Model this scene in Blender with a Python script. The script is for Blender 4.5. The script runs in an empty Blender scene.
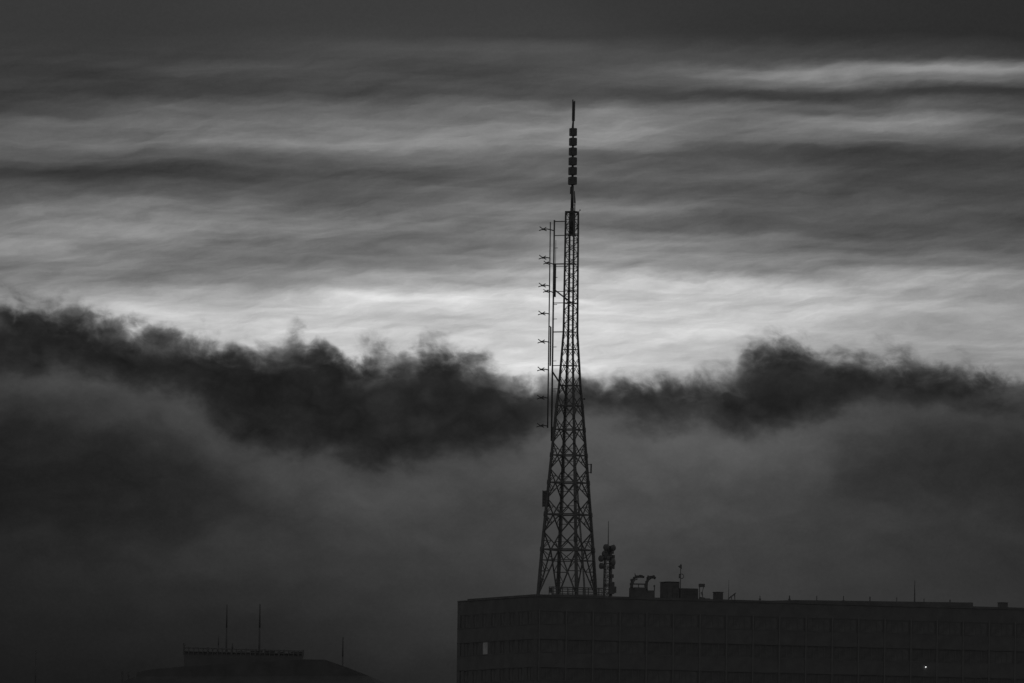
import bpy, bmesh, math, random
from mathutils import Vector, Matrix, Quaternion
random.seed(7)
sc = bpy.context.scene
COL = sc.collection
R = math.radians

# ------------------------------------------------------------------ camera
F = 10000.0                       # focal length in pixels (long telephoto)
PITCH = math.atan(600.5 / F)
ROLL = R(0.78)                    # the photograph is tilted by a fraction of a degree
cam_d = bpy.data.cameras.new('camera')
cam = bpy.data.objects.new('camera', cam_d)
COL.objects.link(cam)
CM = Matrix.Rotation(R(90) + PITCH, 3, 'X') @ Matrix.Rotation(ROLL, 3, 'Z')
CP = Vector((0, 0, 1.7))
cam.matrix_world = Matrix.Translation(CP) @ CM.to_4x4()
cam_d.sensor_width = 36.0
cam_d.lens = F * 36.0 / 1024.0
cam_d.clip_start = 1.0
cam_d.clip_end = 60000.0
sc.camera = cam


def ray(px, py):
    return CM @ Vector(((px - 512) / F, -(py - 341.5) / F, -1.0))


def at(px, py, Y):
    d = ray(px, py)
    return CP + d * (Y / d.y)


# ------------------------------------------------------------------ materials
def mat(name, base, rough=0.7, metal=0.0, vary=0.25, scale=1.5, bump=0.0, spec=0.4):
    m = bpy.data.materials.new(name)
    m.use_nodes = True
    nt = m.node_tree
    b = nt.nodes['Principled BSDF']
    b.inputs['Roughness'].default_value = rough
    b.inputs['Metallic'].default_value = metal
    b.inputs['Specular IOR Level'].default_value = spec
    tc = nt.nodes.new('ShaderNodeTexCoord')
    n = nt.nodes.new('ShaderNodeTexNoise')
    n.inputs['Scale'].default_value = scale
    n.inputs['Detail'].default_value = 6
    n.inputs['Roughness'].default_value = 0.65
    nt.links.new(tc.outputs['Object'], n.inputs['Vector'])
    cr = nt.nodes.new('ShaderNodeMapRange')
    cr.inputs['From Min'].default_value = 0.3
    cr.inputs['From Max'].default_value = 0.7
    cr.inputs['To Min'].default_value = base * (1 - vary)
    cr.inputs['To Max'].default_value = base * (1 + vary)
    nt.links.new(n.outputs['Fac'], cr.inputs['Value'])
    nt.links.new(cr.outputs['Result'], b.inputs['Base Color'])
    if bump:
        bp = nt.nodes.new('ShaderNodeBump')
        bp.inputs['Strength'].default_value = bump
        nt.links.new(n.outputs['Fac'], bp.inputs['Height'])
        nt.links.new(bp.outputs['Normal'], b.inputs['Normal'])
    return m


def glow(name, level):
    m = bpy.data.materials.new(name)
    m.use_nodes = True
    b = m.node_tree.nodes['Principled BSDF']
    b.inputs['Base Color'].default_value = (0.3, 0.3, 0.3, 1)
    nt = m.node_tree
    tc = nt.nodes.new('ShaderNodeTexCoord')
    n = nt.nodes.new('ShaderNodeTexNoise')
    n.inputs['Scale'].default_value = 1.2
    nt.links.new(tc.outputs['Object'], n.inputs['Vector'])
    mr = nt.nodes.new('ShaderNodeMapRange')
    mr.inputs['To Min'].default_value = level * 0.45
    mr.inputs['To Max'].default_value = level * 1.55
    nt.links.new(n.outputs['Fac'], mr.inputs['Value'])
    b.inputs['Emission Color'].default_value = (1, 1, 1, 1)
    nt.links.new(mr.outputs['Result'], b.inputs['Emission Strength'])
    return m


STEEL = mat('galvanised_steel', 0.26, 0.6, 0.0, 0.25, 2.0)
DSTEEL = mat('dark_steel', 0.22, 0.6, 0.0, 0.25, 2.0)
PANEL = mat('antenna_cover', 0.25, 0.5, 0.0, 0.15, 2.0)
DISH = mat('dish_shell', 0.30, 0.5, 0.0, 0.15, 2.0)
CONC = mat('concrete', 0.28, 0.9, 0.0, 0.22, 0.35, 0.15)
CLAD = mat('facade_cladding', 0.285, 0.8, 0.0, 0.16, 0.5, 0.05)
CLAD2 = mat('facade_spandrel', 0.29, 0.75, 0.0, 0.16, 0.6, 0.05)
DARKW = mat('recessed_wall', 0.27, 0.9, 0.0, 0.2, 0.6)
BLIND = mat('glass_with_blinds', 0.29, 0.35, 0.0, 0.2, 1.2, 0, 0.3)
GLASS = mat('dark_window_glass', 0.255, 0.35, 0.0, 0.2, 1.0, 0, 0.3)
FRAME = mat('window_frame_metal', 0.30, 0.5, 0.0, 0.1, 2.0)
UNIT = mat('painted_plant_metal', 0.25, 0.7, 0.0, 0.2, 1.5)
FIN = mat('fin_metal', 0.34, 0.6, 0.0, 0.15, 1.0)
FARW = mat('far_wall', 0.245, 0.9, 0.0, 0.2, 0.2)
FARR = mat('far_roof_sheet', 0.215, 0.8, 0.0, 0.2, 0.3)
GRND = mat('ground_cover', 0.07, 0.95, 0.0, 0.4, 0.02)
LITW = glow('lit_window', 0.021)
LAMP = glow('lamp_bulb', 1.5)


# ------------------------------------------------------------------ mesh helper
class MB:
    def __init__(s):
        s.v, s.f, s.sm = [], [], []

    def _add(s, vs, fs, smooth=False):
        o = len(s.v)
        s.v += [tuple(v) for v in vs]
        s.f += [tuple(o + i for i in f) for f in fs]
        s.sm += [smooth] * len(fs)

    def box(s, x0, x1, y0, y1, z0, z1, bev=0.0):
        if bev > 0:
            b = bev
            # chamfer the vertical edges and the top
            ring = [(x0 + b, y0), (x1 - b, y0), (x1, y0 + b), (x1, y1 - b), (x1 - b, y1), (x0 + b, y1), (x0, y1 - b), (x0, y0 + b)]
            ins = [(max(x0 + b, min(x1 - b, x)), max(y0 + b, min(y1 - b, y))) for x, y in ring]
            vs = [(x, y, z0) for x, y in ring] + [(x, y, z1 - b) for x, y in ring]
            cx, cy = (x0 + x1) / 2, (y0 + y1) / 2
            kx, ky = (x1 - x0 - 2 * b) / (x1 - x0), (y1 - y0 - 2 * b) / (y1 - y0)
            vs += [(cx + (x - cx) * kx, cy + (y - cy) * ky, z1) for x, y in ring]
            fs = [tuple(range(7, -1, -1)), tuple(range(16, 24))]
            for i in range(8):
                j = (i + 1) % 8
                fs += [(i, j, 8 + j, 8 + i), (8 + i, 8 + j, 16 + j, 16 + i)]
            s._add(vs, fs)
            return s
        vs = [(x, y, z) for z in (z0, z1) for x, y in ((x0, y0), (x1, y0), (x1, y1), (x0, y1))]
        s._add(vs, [(3, 2, 1, 0), (4, 5, 6, 7), (0, 1, 5, 4), (1, 2, 6, 5), (2, 3, 7, 6), (3, 0, 4, 7)])
        return s

    def bar(s, a, b, w0, w1=None, n=4):
        a, b = Vector(a), Vector(b)
        w1 = w0 if w1 is None else w1
        d = (b - a)
        if d.length < 1e-6:
            return s
        d.normalize()
        up = Vector((0, 0, 1)) if abs(d.z) < 0.9 else Vector((0.31, 0.95, 0))
        x = d.cross(up).normalized()
        y = d.cross(x).normalized()
        vs = []
        k = math.sqrt(2) / 2 if n == 4 else 0.5
        for p, w in ((a, w0), (b, w1)):
            for i in range(n):
                t = 2 * math.pi * (i + 0.5) / n
                vs.append(p + (x * math.cos(t) + y * math.sin(t)) * (w * k))
        fs = [tuple(range(n)), tuple(range(2 * n - 1, n - 1, -1))]
        for i in range(n):
            j = (i + 1) % n
            fs.append((i, n + i, n + j, j))
        s._add(vs, fs, n > 6)
        return s

    def tube(s, pts, w, n=8):
        for a, b in zip(pts[:-1], pts[1:]):
            s.bar(a, b, w, w, n)
        for p in pts[1:-1]:
            s.ball(p, w * 0.5)
        return s

    def ball(s, c, r, nu=8, nv=5):
        c = Vector(c)
        vs = [c + Vector((0, 0, r))]
        for i in range(1, nv):
            t = math.pi * i / nv
            for j in range(nu):
                q = 2 * math.pi * j / nu
                vs.append(c + Vector((r * math.sin(t) * math.cos(q), r * math.sin(t) * math.sin(q), r * math.cos(t))))
        vs.append(c - Vector((0, 0, r)))
        fs = []
        for j in range(nu):
            k = (j + 1) % nu
            fs.append((0, 1 + j, 1 + k))
            for i in range(nv - 2):
                a = 1 + i * nu
                fs.append((a + j, a + nu + j, a + nu + k, a + k))
            a = 1 + (nv - 2) * nu
            fs.append((a + j, len(vs) - 1, a + k))
        s._add(vs, fs, True)
        return s

    def drum(s, c, axis, r, depth, n=20):
        """microwave dish: shallow drum with a domed cover and a cone at the back"""
        c, ax = Vector(c), Vector(axis).normalized()
        up = Vector((0, 0, 1)) if abs(ax.z) < 0.9 else Vector((1, 0, 0))
        x = ax.cross(up).normalized()
        y = ax.cross(x).normalized()
        prof = [(-depth * 1.2, r * 0.18), (-depth * 0.75, r * 0.6), (-depth * 0.35, r * 0.97), (depth * 0.35, r), (depth * 0.6, r * 0.7), (depth * 0.7, r * 0.3)]
        vs, fs = [], []
        for h, q in prof:
            for i in range(n):
                t = 2 * math.pi * i / n
                vs.append(c + ax * h + (x * math.cos(t) + y * math.sin(t)) * q)
        for k in range(len(prof) - 1):
            for i in range(n):
                j = (i + 1) % n
                fs.append((k * n + i, k * n + j, (k + 1) * n + j, (k + 1) * n + i))
        fs.append(tuple(range(n - 1, -1, -1)))
        fs.append(tuple((len(prof) - 1) * n + i for i in range(n)))
        s._add(vs, fs, True)
        return s

    def poly(s, vs, fs):
        s._add(vs, fs)
        return s

    def build(s, name, m, parent=None):
        me = bpy.data.meshes.new(name)
        me.from_pydata(s.v, [], s.f)
        me.polygons.foreach_set('use_smooth', s.sm)
        me.materials.append(m)
        bm = bmesh.new()
        bm.from_mesh(me)
        bmesh.ops.recalc_face_normals(bm, faces=bm.faces)
        bm.to_mesh(me)
        bm.free()
        me.update()
        o = bpy.data.objects.new(name, me)
        COL.objects.link(o)
        if parent:
            o.parent = parent
        return o


def thing(name, label, cat, loc, rz=0.0, group=None):
    o = bpy.data.objects.new(name, None)
    o.empty_display_size = 0.5
    COL.objects.link(o)
    o.location = loc
    o.rotation_euler = (0, 0, rz)
    o['label'] = label
    o['category'] = cat
    if group:
        o['group'] = group
    return o


def tag(o, label, cat, group=None):
    o['label'] = label
    o['category'] = cat
    if group:
        o['group'] = group
    return o


# ------------------------------------------------------------------ ground
g = MB()
NG = 24
S = 24000.0
gv = [((i / NG - 0.5) * 2 * S, (j / NG - 0.5) * 2 * S, 0.0) for j in range(NG + 1) for i in range(NG + 1)]
gf = [(j * (NG + 1) + i, j * (NG + 1) + i + 1, (j + 1) * (NG + 1) + i + 1, (j + 1) * (NG + 1) + i) for j in range(NG) for i in range(NG)]
g.poly(gv, gf)
go = g.build('ground', GRND)
go['kind'] = 'structure'

# ------------------------------------------------------------------ main building frame
ANG = R(22)
E1 = Vector((math.cos(ANG), math.sin(ANG), 0))
E2 = Vector((-math.sin(ANG), math.cos(ANG), 0))
CORNER = at(535, 594.2, 1250)
H = CORNER.z                      # roof edge height
C0 = Vector((CORNER.x, CORNER.y, 0))
L1, L2 = 78.0, 26.1


def hit(px, py, t):
    """where the sight line through a photo point meets the vertical plane t metres behind the front face: (s, z)"""
    d = ray(px, py)
    n = E2
    k = ((C0 + E2 * t) - CP).dot(n) / d.dot(n)
    p = CP + d * k
    return (p - C0).dot(E1), p.z


def hit_left(px, py):
    d = ray(px, py)
    k = (C0 - CP).dot(E1) / d.dot(E1)
    p = CP + d * k
    return (p - C0).dot(E2), p.z


def roof(s, t, z=0.0):
    return C0 + E1 * s + E2 * t + Vector((0, 0, H - 0.15 + z))


bld = thing('office_building', 'long dark office block with ribbon windows carrying the tall lattice mast on its roof', 'building', C0, ANG)
DEP = 0.11
# recessed core
MB().box(DEP, L1 - DEP, DEP, L2 - DEP, 0, H - 0.25).build('core_wall', DARKW, bld)
RT = H - 0.15
ROWS = [(2.05, 3.75), (5.55, 7.25), (9.05, 10.75)]
# roof slab and cornice
MB().box(0.02, L1 - 0.02, 0.02, L2 - 0.02, H - 0.3, H - 0.153).build('roof', CONC, bld)
# parapet bands (front, left) down to the first window row
def band(z1, z0, name, m, proud=0.0):
    MB().box(-proud, L1 + proud, -proud, DEP - 0.003, z0, z1).box(-proud, DEP - 0.003, DEP, L2 + proud, z0, z1).box(L1 - DEP + 0.003, L1 + proud, DEP, L2 + proud, z0, z1).box(DEP, L1 - DEP, L2 - DEP + 0.003, L2 + proud, z0, z1).build(name, m, bld)
band(H - 0.31, H - 2.05, 'fascia', CLAD)
band(H - 3.75, H - 5.55, 'spandrel', CLAD2)
band(H - 7.25, H - 9.05, 'spandrel', CLAD2)
band(H - 10.75, 0.02, 'lower_wall', CLAD)
# thin drip ledges at the floor lines
for z in (3.67, 5.48, 7.17, 8.98, 10.67):
    MB().box(-0.025, L1 + 0.025, -0.025, -0.002, H - z - 0.12, H - z).box(-0.025, -0.002, 0.001, L2 + 0.025, H - z - 0.12, H - z).build('ledge', CONC, bld)
# cornice along the roof edge, with a raised upstand over the middle of the front
s0 = hit(468, 600, 0)[0]
MB().box(-0.07, L1 + 0.07, -0.07, 0.13, H - 0.303, H - 0.002).box(-0.07, 0.13, 0.132, hit_left(468, 598)[0], H - 0.303, H - 0.004).build('cornice', CONC, bld)
MB().box(-0.04, 0.13, hit_left(468, 598)[0] + .002, L2, H - 0.303, H - 0.16).build('low_parapet', CONC, bld)
ua, ub = hit(747, 600, 0.6)[0], hit(972, 603, 0.6)[0]
zz = hit(972, 602.6, 0.6)[1]
upz = zz - H
u = MB()
u.poly([(ua, 0.26, H - .15), (ub, 0.26, H - .15), (ub, 1.0, H - .15), (ua, 1.0, H - .15),
        (ua + 6.5, 0.26, H + 0.19), (ub, 0.26, H + upz), (ub, 1.0, H + upz), (ua + 6.5, 1.0, H + 0.19)],
       [(3, 2, 1, 0), (4, 5, 6, 7), (0, 1, 5, 4), (1, 2, 6, 5), (2, 3, 7, 6), (3, 0, 4, 7)])
u.build('roof_upstand', CONC, bld)
# pilasters between bays
BAY1 = 3.64
NB1 = int(L1 / BAY1)
OFF1 = 0.62
def strip(row):
    a, b = ROWS[row]
    return H - b, H - a
for r in range(3):
    z0, z1 = strip(r)
    MB().box(0.0, DEP - 0.004, 25.05, L2, z0 + .003, z1 - .003).build('corner_pier', CLAD, bld)
    MB().box(0.0, 0.40, 0.0, DEP - 0.004, z0 + .003, z1 - .003).build('corner_pier', CLAD, bld)
    if r == 0:
        hz = z1 - z0 - .006
        pil_f = MB().box(-0.2, 0.2, 0.02, DEP - 0.004, 0, hz).build('pilaster', CLAD, bld)
        pil_l = MB().box(0.02, DEP - 0.004, -0.53, 0.53, 0, hz).build('pilaster', CLAD, bld)
        first = [pil_f, pil_l]
    for k in range(NB1 + 1):
        o = pil_f if (r == 0 and k == 0) else pil_f.copy()
        if o is not pil_f:
            COL.objects.link(o)
            o.parent = bld
        o.location = (OFF1 + k * BAY1, 0, z0 + .003)
    for k in range(9):
        o = pil_l if (r == 0 and k == 0) else pil_l.copy()
        if o is not pil_l:
            COL.objects.link(o)
            o.parent = bld
        o.location = (0, max(.54, 0.40 + k * 3.05 - 0.575), z0 + .003)


fin0 = None
for k in range(NB1 + 1):
    for half in (0, 1):
        x = OFF1 + k * BAY1 + half * BAY1 / 2
        if x > L1 - .3:
            continue
        if half == 0:
            if fin0 is None:
                fin0 = MB().box(-0.09, 0.09, -0.09, -0.028, 0, 8.95).build('fin', FIN, bld)
                o = fin0
            else:
                o = fin0.copy()
                COL.objects.link(o)
                o.parent = bld
            o.location = (x, 0, H - 10.82)


def window_meshes(w, h, panes, flip, glassmat):
    gm, fm = MB(), MB()
    def bx(mb, a, b, d0, d1, z0, z1):
        if flip:
            mb.box(d0, d1, a, b, z0, z1)
        else:
            mb.box(a, b, d0, d1, z0, z1)
    bx(gm, 0.05, w - 0.05, DEP - 0.035, DEP - 0.005, 0.05, h - 0.05)
    for i in range(panes + 1):
        x = 0.05 + (w - 0.1) * i / panes
        bx(fm, x - 0.045, x + 0.045, DEP - 0.075, DEP - 0.04, 0.09, h - 0.09)
    bx(fm, 0.0, w, DEP - 0.075, DEP - 0.04, 0.0, 0.087)
    bx(fm, 0.0, w, DEP - 0.075, DEP - 0.04, h - 0.087, h)
    return gm, fm


protos = {}
def window(kind, loc, label=None):
    flip, mt = kind[0], kind[1]
    if kind not in protos:
        gm, fm = window_meshes(1.9 if flip else BAY1 - 0.44, 1.69, (1 if mt is LITW else 2) if flip else 4, flip, mt)
        o = gm.build('window', mt, bld)
        f = fm.build('frame', FRAME, o)
        protos[kind] = (o, f)
    else:
        po, pf = protos[kind]
        o = po.copy(); COL.objects.link(o); o.parent = bld
        f = pf.copy(); COL.objects.link(f); f.parent = o
    o.location = loc
    if label:
        o['label'] = label
    return o


for r in range(3):
    z0 = H - ROWS[r][1] + 0.005
    for k in range(NB1):
        mt = BLIND if (r == 0 or random.random() < 0.12) else GLASS
        window((False, mt), (OFF1 + k * BAY1 + 0.22, 0, z0))
    for k in range(8):
        lit = (r == 1 and k == 5)
        mt = LITW if lit else (BLIND if (r != 1 and random.random() < .6) else GLASS)
        window((True, mt), (0, 0.40 + k * 3.05, z0), 'dimly lit window' if lit else None)

# wall lamp on the front face
sl, zl = hit(925.5, 667, 0)
wl = thing('wall_lamp', 'tiny bright white lamp glowing on the dark facade under the second window row', 'lamp', C0 + E1 * sl + E2 * 0.0 + Vector((0, 0, zl)), ANG)
MB().box(-0.14, 0.14, -0.16, -0.003, 0.10, 0.2, 0.02).bar((0, -0.08, 0.15), (0, -0.003, 0.15), 0.08).build('housing', DSTEEL, wl)
MB().ball((0, -0.1, 0.0), 0.062, 12, 8).build('bulb', LAMP, wl)

# ------------------------------------------------------------------ lattice tower
TT = 5.2
st, _ = hit(567, 595, TT)
TB = C0 + E1 * st + E2 * TT
YT = TB.y
TZ0 = H - 0.15
TA = R(17.7)
tower = thing('lattice_tower', 'tall tapering four legged steel lattice tower standing on the office roof', 'tower', (TB.x, TB.y, TZ0))
PPM = F / YT


def tz(py):
    return at(570, py, YT).z - TZ0


ZS = [(0.0, 30.6), (tz(549.8), 26.9), (tz(410), 14.0), (tz(385), 11.1), (tz(332), 7.3), (tz(213), 6.6)]


def rad(z):
    zs = ZS
    for (a, ra), (b, rb) in zip(zs[:-1], zs[1:]):
        if z <= b:
            return (ra + (rb - ra) * (z - a) / (b - a)) / PPM
    return 6.6 / PPM


def corner(k, z):
    t = TA + math.pi / 2 * k
    r = rad(z)
    return Vector((r * math.cos(t), r * math.sin(t), z))


ZTOP = tz(212.5)
zj = [z_ for z_, r_ in ZS[:-1]] + [ZTOP]
for k in range(4):
    m = MB()
    ws = [0.36, 0.33, 0.27, 0.25, 0.22, 0.19]
    for i in range(5):
        m.bar(corner(k, zj[i]), corner(k, zj[i + 1]), ws[i], ws[i + 1])
    for y in (549.8, 514.6, 482.7, 455.3, 429.6, 405.8):
        z = tz(y)
        w_ = .24 + .22 * rad(z) / rad(0)
        m.bar(corner(k, z - .28), corner(k, z + .28), w_)
    m.build('leg', STEEL, tower)
    p = corner(k, 0)
    MB().box(p.x - .35, p.x + .35, p.y - .35, p.y + .35, 0.0, 0.12, 0.03).build('base_plate', CONC, tower)

lev = [tz(y) for y in (549.8, 514.6, 482.7, 455.3, 429.6, 405.8, 385.5, 365.7, 349.5, 332)]
rings = [(z, 0.18 - 0.012 * i) for i, z in enumerate(lev)] + [(tz(303), .09), (tz(291), .07), (tz(264), .09), (tz(235), .13), (ZTOP, .13)]
for z, w in rings:
    m = MB()
    for k in range(4):
        m.bar(corner(k, z), corner(k + 1, z), w)
    m.build('ring_strut', STEEL, tower)

for k in range(4):
    m = MB()
    # bottom panel: inverted V with sub horizontals
    zt = lev[0]
    mid = (corner(k, zt) + corner(k + 1, zt)) / 2
    for a in (k, k + 1):
        base = corner(a, 0.25)
        m.bar(mid, base, 0.15)
        for zz, w in ((tz(560.5), .11), (tz(571.5), .11), (tz(582), .07)):
            f = (zt - zz) / (zt - 0.25)
            m.bar(corner(a, zz), mid + (base - mid) * f, w)
        f1 = (zt - tz(560.5)) / (zt - .25); f2 = (zt - tz(571.5)) / (zt - .25); f3 = (zt - tz(582)) / (zt - .25)
        m.bar(corner(a, zt), mid + (base - mid) * f1, .09)
        m.bar(corner(a, tz(560.5)), mid + (base - mid) * f2, .08)
        m.bar(corner(a, tz(571.5)), mid + (base - mid) * f3, .07)
    q = tz(560.5)
    f1 = (zt - q) / (zt - .25)
    m.bar(mid + (corner(k, .25) - mid) * f1, mid + (corner(k + 1, .25) - mid) * f1, 0.09)
    # diamond panels
    for i in range(len(lev) - 1):
        z0, z1 = lev[i], lev[i + 1]
        h = z1 - z0
        w = max(0.05, 0.13 - 0.011 * i)
        w2 = max(0.04, 0.08 - 0.007 * i)
        mt = (corner(k, z1) + corner(k + 1, z1)) / 2
        mb_ = (corner(k, z0) + corner(k + 1, z0)) / 2
        for a in (k, k + 1):
            cm = corner(a, z0 + h * 0.5)
            m.bar(mt, cm, w)
            m.bar(mb_, cm, w)
            if i < 5:
                up = mt + (cm - mt) * 0.5
                dn = mb_ + (cm - mb_) * 0.5
                m.bar(corner(a, z0 + h * 0.75), up, w2)
                m.bar(corner(a, z0 + h * 0.25), dn, w2)
                m.bar(corner(a, z1), up, w2)
                m.bar(corner(a, z0), dn, w2)
    # straight upper part: cross lattice
    z = tz(332)
    n = 17
    dz = (ZTOP - z) / n
    for i in range(n):
        a0, b0 = corner(k, z + i * dz), corner(k + 1, z + i * dz)
        a1, b1 = corner(k, z + (i + 1) * dz), corner(k + 1, z + (i + 1) * dz)
        if (i + k) % 2:
            m.bar(a0, b1, 0.06)
        else:
            m.bar(b0, a1, 0.06)
        m.bar(a0, b0, 0.04)
    m.build('lattice_bracing', STEEL, tower)

# climbing ladder with cable run inside the leg on the right
m = MB()
def inner(k, z, f, off):
    c = corner(k, z)
    side = Vector((-math.sin(TA + math.pi / 2 * k), math.cos(TA + math.pi / 2 * k), 0))
    return c * f + side * off
NZ = 14
zl_ = [ZTOP * i / NZ for i in range(NZ + 1)]
for o in (-0.2, 0.2):
    pts = [inner(0, z, 0.62, o) for z in zl_ if z < tz(360)]
    for a, b in zip(pts[:-1], pts[1:]):
        m.bar(a, b, 0.08)
zz = 0.4
while zz < tz(365):
    m.bar(inner(0, zz, .62, -.2), inner(0, zz, .62, .2), 0.035)
    zz += 0.45
m.build('ladder', DSTEEL, tower)
m = MB()
for o in (-0.08, 0.05):
    pts = [inner(1, z, 0.86, o) for z in zl_]
    for a, b in zip(pts[:-1], pts[1:]):
        m.bar(a, b, 0.06, n=6)
m.build('cable_run', DSTEEL, tower)
def rim(k):
    c = corner(k, ZTOP + .1)
    return Vector((c.x * 1.08, c.y * 1.08, c.z))


# top platform rim and small obstruction light, bracket lights on the right leg
m = MB()
for k in range(4):
    m.bar(rim(k), rim(k + 1), 0.12)
m.build('top_platform', STEEL, tower)
MB().bar(rim(0), rim(0) + Vector((.12, 0, .2)), .04).ball(rim(0) + Vector((.15, 0, .24)), .09).build('beacon', DSTEEL, tower)
q = corner(0, tz(399))
MB().bar(q, q + Vector((.25, -.05, .02)), .05).ball(q + Vector((.33, -.05, .06)), .13).build('beacon', DSTEEL, tower)

for (k, y, f, w_, h_) in ((3, 540, .97, .5, .7), (3, 500, 1.0, .4, .5), (1, 470, .95, .45, .6), (3, 442, 1.0, .35, .6), (2, 520, .9, .3, .5), (3, 417, .9, .3, .5)):
    q = corner(k, tz(y))
    MB().box(q.x * f - w_ / 2, q.x * f + w_ / 2, q.y * f - .42, q.y * f - .12, q.z - h_ / 2, q.z + h_ / 2, .03).build('junction_box', DSTEEL, tower)

# small open bracket on the right leg
q = corner(0, tz(468))
br = thing('antenna_bracket', 'small open rectangular bracket clamped to the right leg of the lattice tower', 'bracket', TB + Vector((0, 0, TZ0)) + q)
m = MB()
dz = 4.0 / PPM
m.bar((0.02, 0, dz), (0.55, 0, dz), .08).bar((0.02, 0, -dz), (0.5, 0, -dz), .08)
m.build('arm', STEEL, br)
MB().bar((0.5, 0, -dz - .1), (0.52, 0, dz + .1), .16).build('upright', STEEL, br)

# slatted box antenna on the left leg
q = corner(2, tz(499))
q0 = Vector((at(545.8, 499, YT - .8).x, YT - .8, at(545.8, 499, YT).z - TZ0))
px = thing('panel_antenna', 'dark rectangular panel antenna hung off the left leg low on the tower', 'antenna', (q0.x, q0.y, TZ0 + q0.z))
hw, hh = 3.3 / PPM, 8.0 / PPM
m = MB()
m.box(-hw, hw, -0.08, 0.10, -hh, hh, 0.02)
m.build('panel', PANEL, px)
m = MB()
for i in range(5):
    z = -hh + 0.2 + i * (2 * hh - .4) / 4
    m.box(-hw - .03, hw + .03, -0.16, -0.083, z - .05, z + .05)
for x in (-hw, 0, hw):
    m.box(x - .03, x + .03, -0.2, -0.163, -hh - .05, hh + .05)
m.build('grille', STEEL, px)
m = MB()
for z in (hh * .6, -hh * .6):
    cpt = TB + Vector((0, 0, TZ0)) + corner(2, q0.z + z) - Vector((q0.x, q0.y, TZ0 + q0.z))
    m.bar((hw * .5, 0.05, z), cpt, .09)
m.build('mounting_arm', STEEL, px)

# ------------------------------------------------------------------ top spire with panel tiers
sp = thing('antenna_spire', 'slim spire with six stacked panel antennas rising from the tower top', 'antenna', (TB.x, TB.y, TZ0), 0)
MB().bar((0, 0, tz(235)), (0, 0, tz(208)), 0.56, .46, 10).bar((0, 0, tz(208)), (0, 0, tz(186)), .40, .36, 10).bar((0, 0, tz(186)), (0, 0, tz(128)), .3, .24, 10).build('mast', DSTEEL, sp)
m = MB()
m.bar((.34, -.1, tz(214)), (.34, -.1, tz(203)), .13, n=8).bar((.34, -.1, tz(203)), (.26, -.1, tz(191)), .22, .1, n=8).bar((.34, -.1, tz(236)), (.34, -.1, tz(214)), .16, n=8)
for y in (205, 211, 220, 228):
    m.bar((0, 0, tz(y)), (.34, -.1, tz(y)), .08)
m.bar((-.22, -.1, tz(194)), (-.2, -.1, tz(187)), .14)
m.build('feeder_tube', DSTEEL, sp)
for i in range(6):
    yb = 128 + i * 9.75
    z1, z0 = tz(yb), tz(yb + 8.1)
    a = 3.35 / PPM + 0.012 * i
    t = MB()
    for k in range(4):
        an = TA + math.pi / 2 * k
        ca, sa = math.cos(an), math.sin(an)
        def rot(x, y, z):
            return (x * ca - y * sa, x * sa + y * ca, z)
        q = a
        vs = [rot(*p) for p in ((q * .55, -q * .8, z0), (q, -q * .72, z0 + .05), (q, q * .72, z0 + .05), (q * .55, q * .8, z0), (q * .55, -q * .8, z1), (q, -q * .72, z1 - .05), (q, q * .72, z1 - .05), (q * .55, q * .8, z1))]
        t.poly(vs, [(3, 2, 1, 0), (4, 5, 6, 7), (0, 1, 5, 4), (1, 2, 6, 5), (2, 3, 7, 6), (3, 0, 4, 7)])
        t.bar(rot(q * .6, 0, z0 + .2), rot(0, 0, z0 + .2), .1)
    t.build('panel_tier', PANEL, sp)
m = MB()
m.bar((-.10, 0, tz(128)), (-.02, 0, tz(121)), .16, .16).bar((-.06, 0, tz(121)), (-.09, 0, tz(99.5)), .19, .13).bar((.07, .0, tz(121)), (.11, 0, tz(101.5)), .20, .17)
for y in (120, 113, 107):
    m.bar((-.16, 0, tz(y)), (.2, 0, tz(y)), .14)
m.bar((.11, 0, tz(101.5)), (.17, 0, tz(101)), .15).bar((-.02, 0, tz(128)), (0, 0, tz(118)), .18)
m.build('top_rod', DSTEEL, sp)

# ------------------------------------------------------------------ side mast with crossed dipoles
YS = YT - 0.4
pt = at(554.4, 220.5, YS)
sm = thing('dipole_mast', 'twin pole mast of crossed dipole antennas bracketed along the left of the tower', 'antenna mast', (pt.x, YS, TZ0), 0)
def sz(py):
    return at(552, py, YS).z - TZ0
XL = -4.0 / PPM
zt, zb = sz(220), sz(441)
MB().bar((0, 0, zb), (0, 0, zt), 0.22, .20, 8).build('pole', STEEL, sm)
MB().bar((XL, -.1, sz(428)), (XL, -.1, sz(222)), 0.17, .14, 8).build('pole', STEEL, sm)
MB().bar((0.20, 0, sz(297)), (0.20, 0, sz(264)), 0.22, n=8).bar((0.22, 0, sz(264)), (0.22, 0, sz(240)), 0.06, n=6).build('feeder_pipe', STEEL, sm)
MB().bar((XL + .22, -.1, sz(366)), (XL + .22, -.1, sz(327)), 0.20, n=8).bar((XL + .22, -.1, sz(327)), (XL + .02, -.1, sz(326)), 0.12, n=8).build('feeder_pipe', STEEL, sm)


def on_leg(py):
    z = tz(py)
    c = corner(2, z)
    return Vector((TB.x + c.x - pt.x, TB.y + c.y - YS, z))


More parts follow.
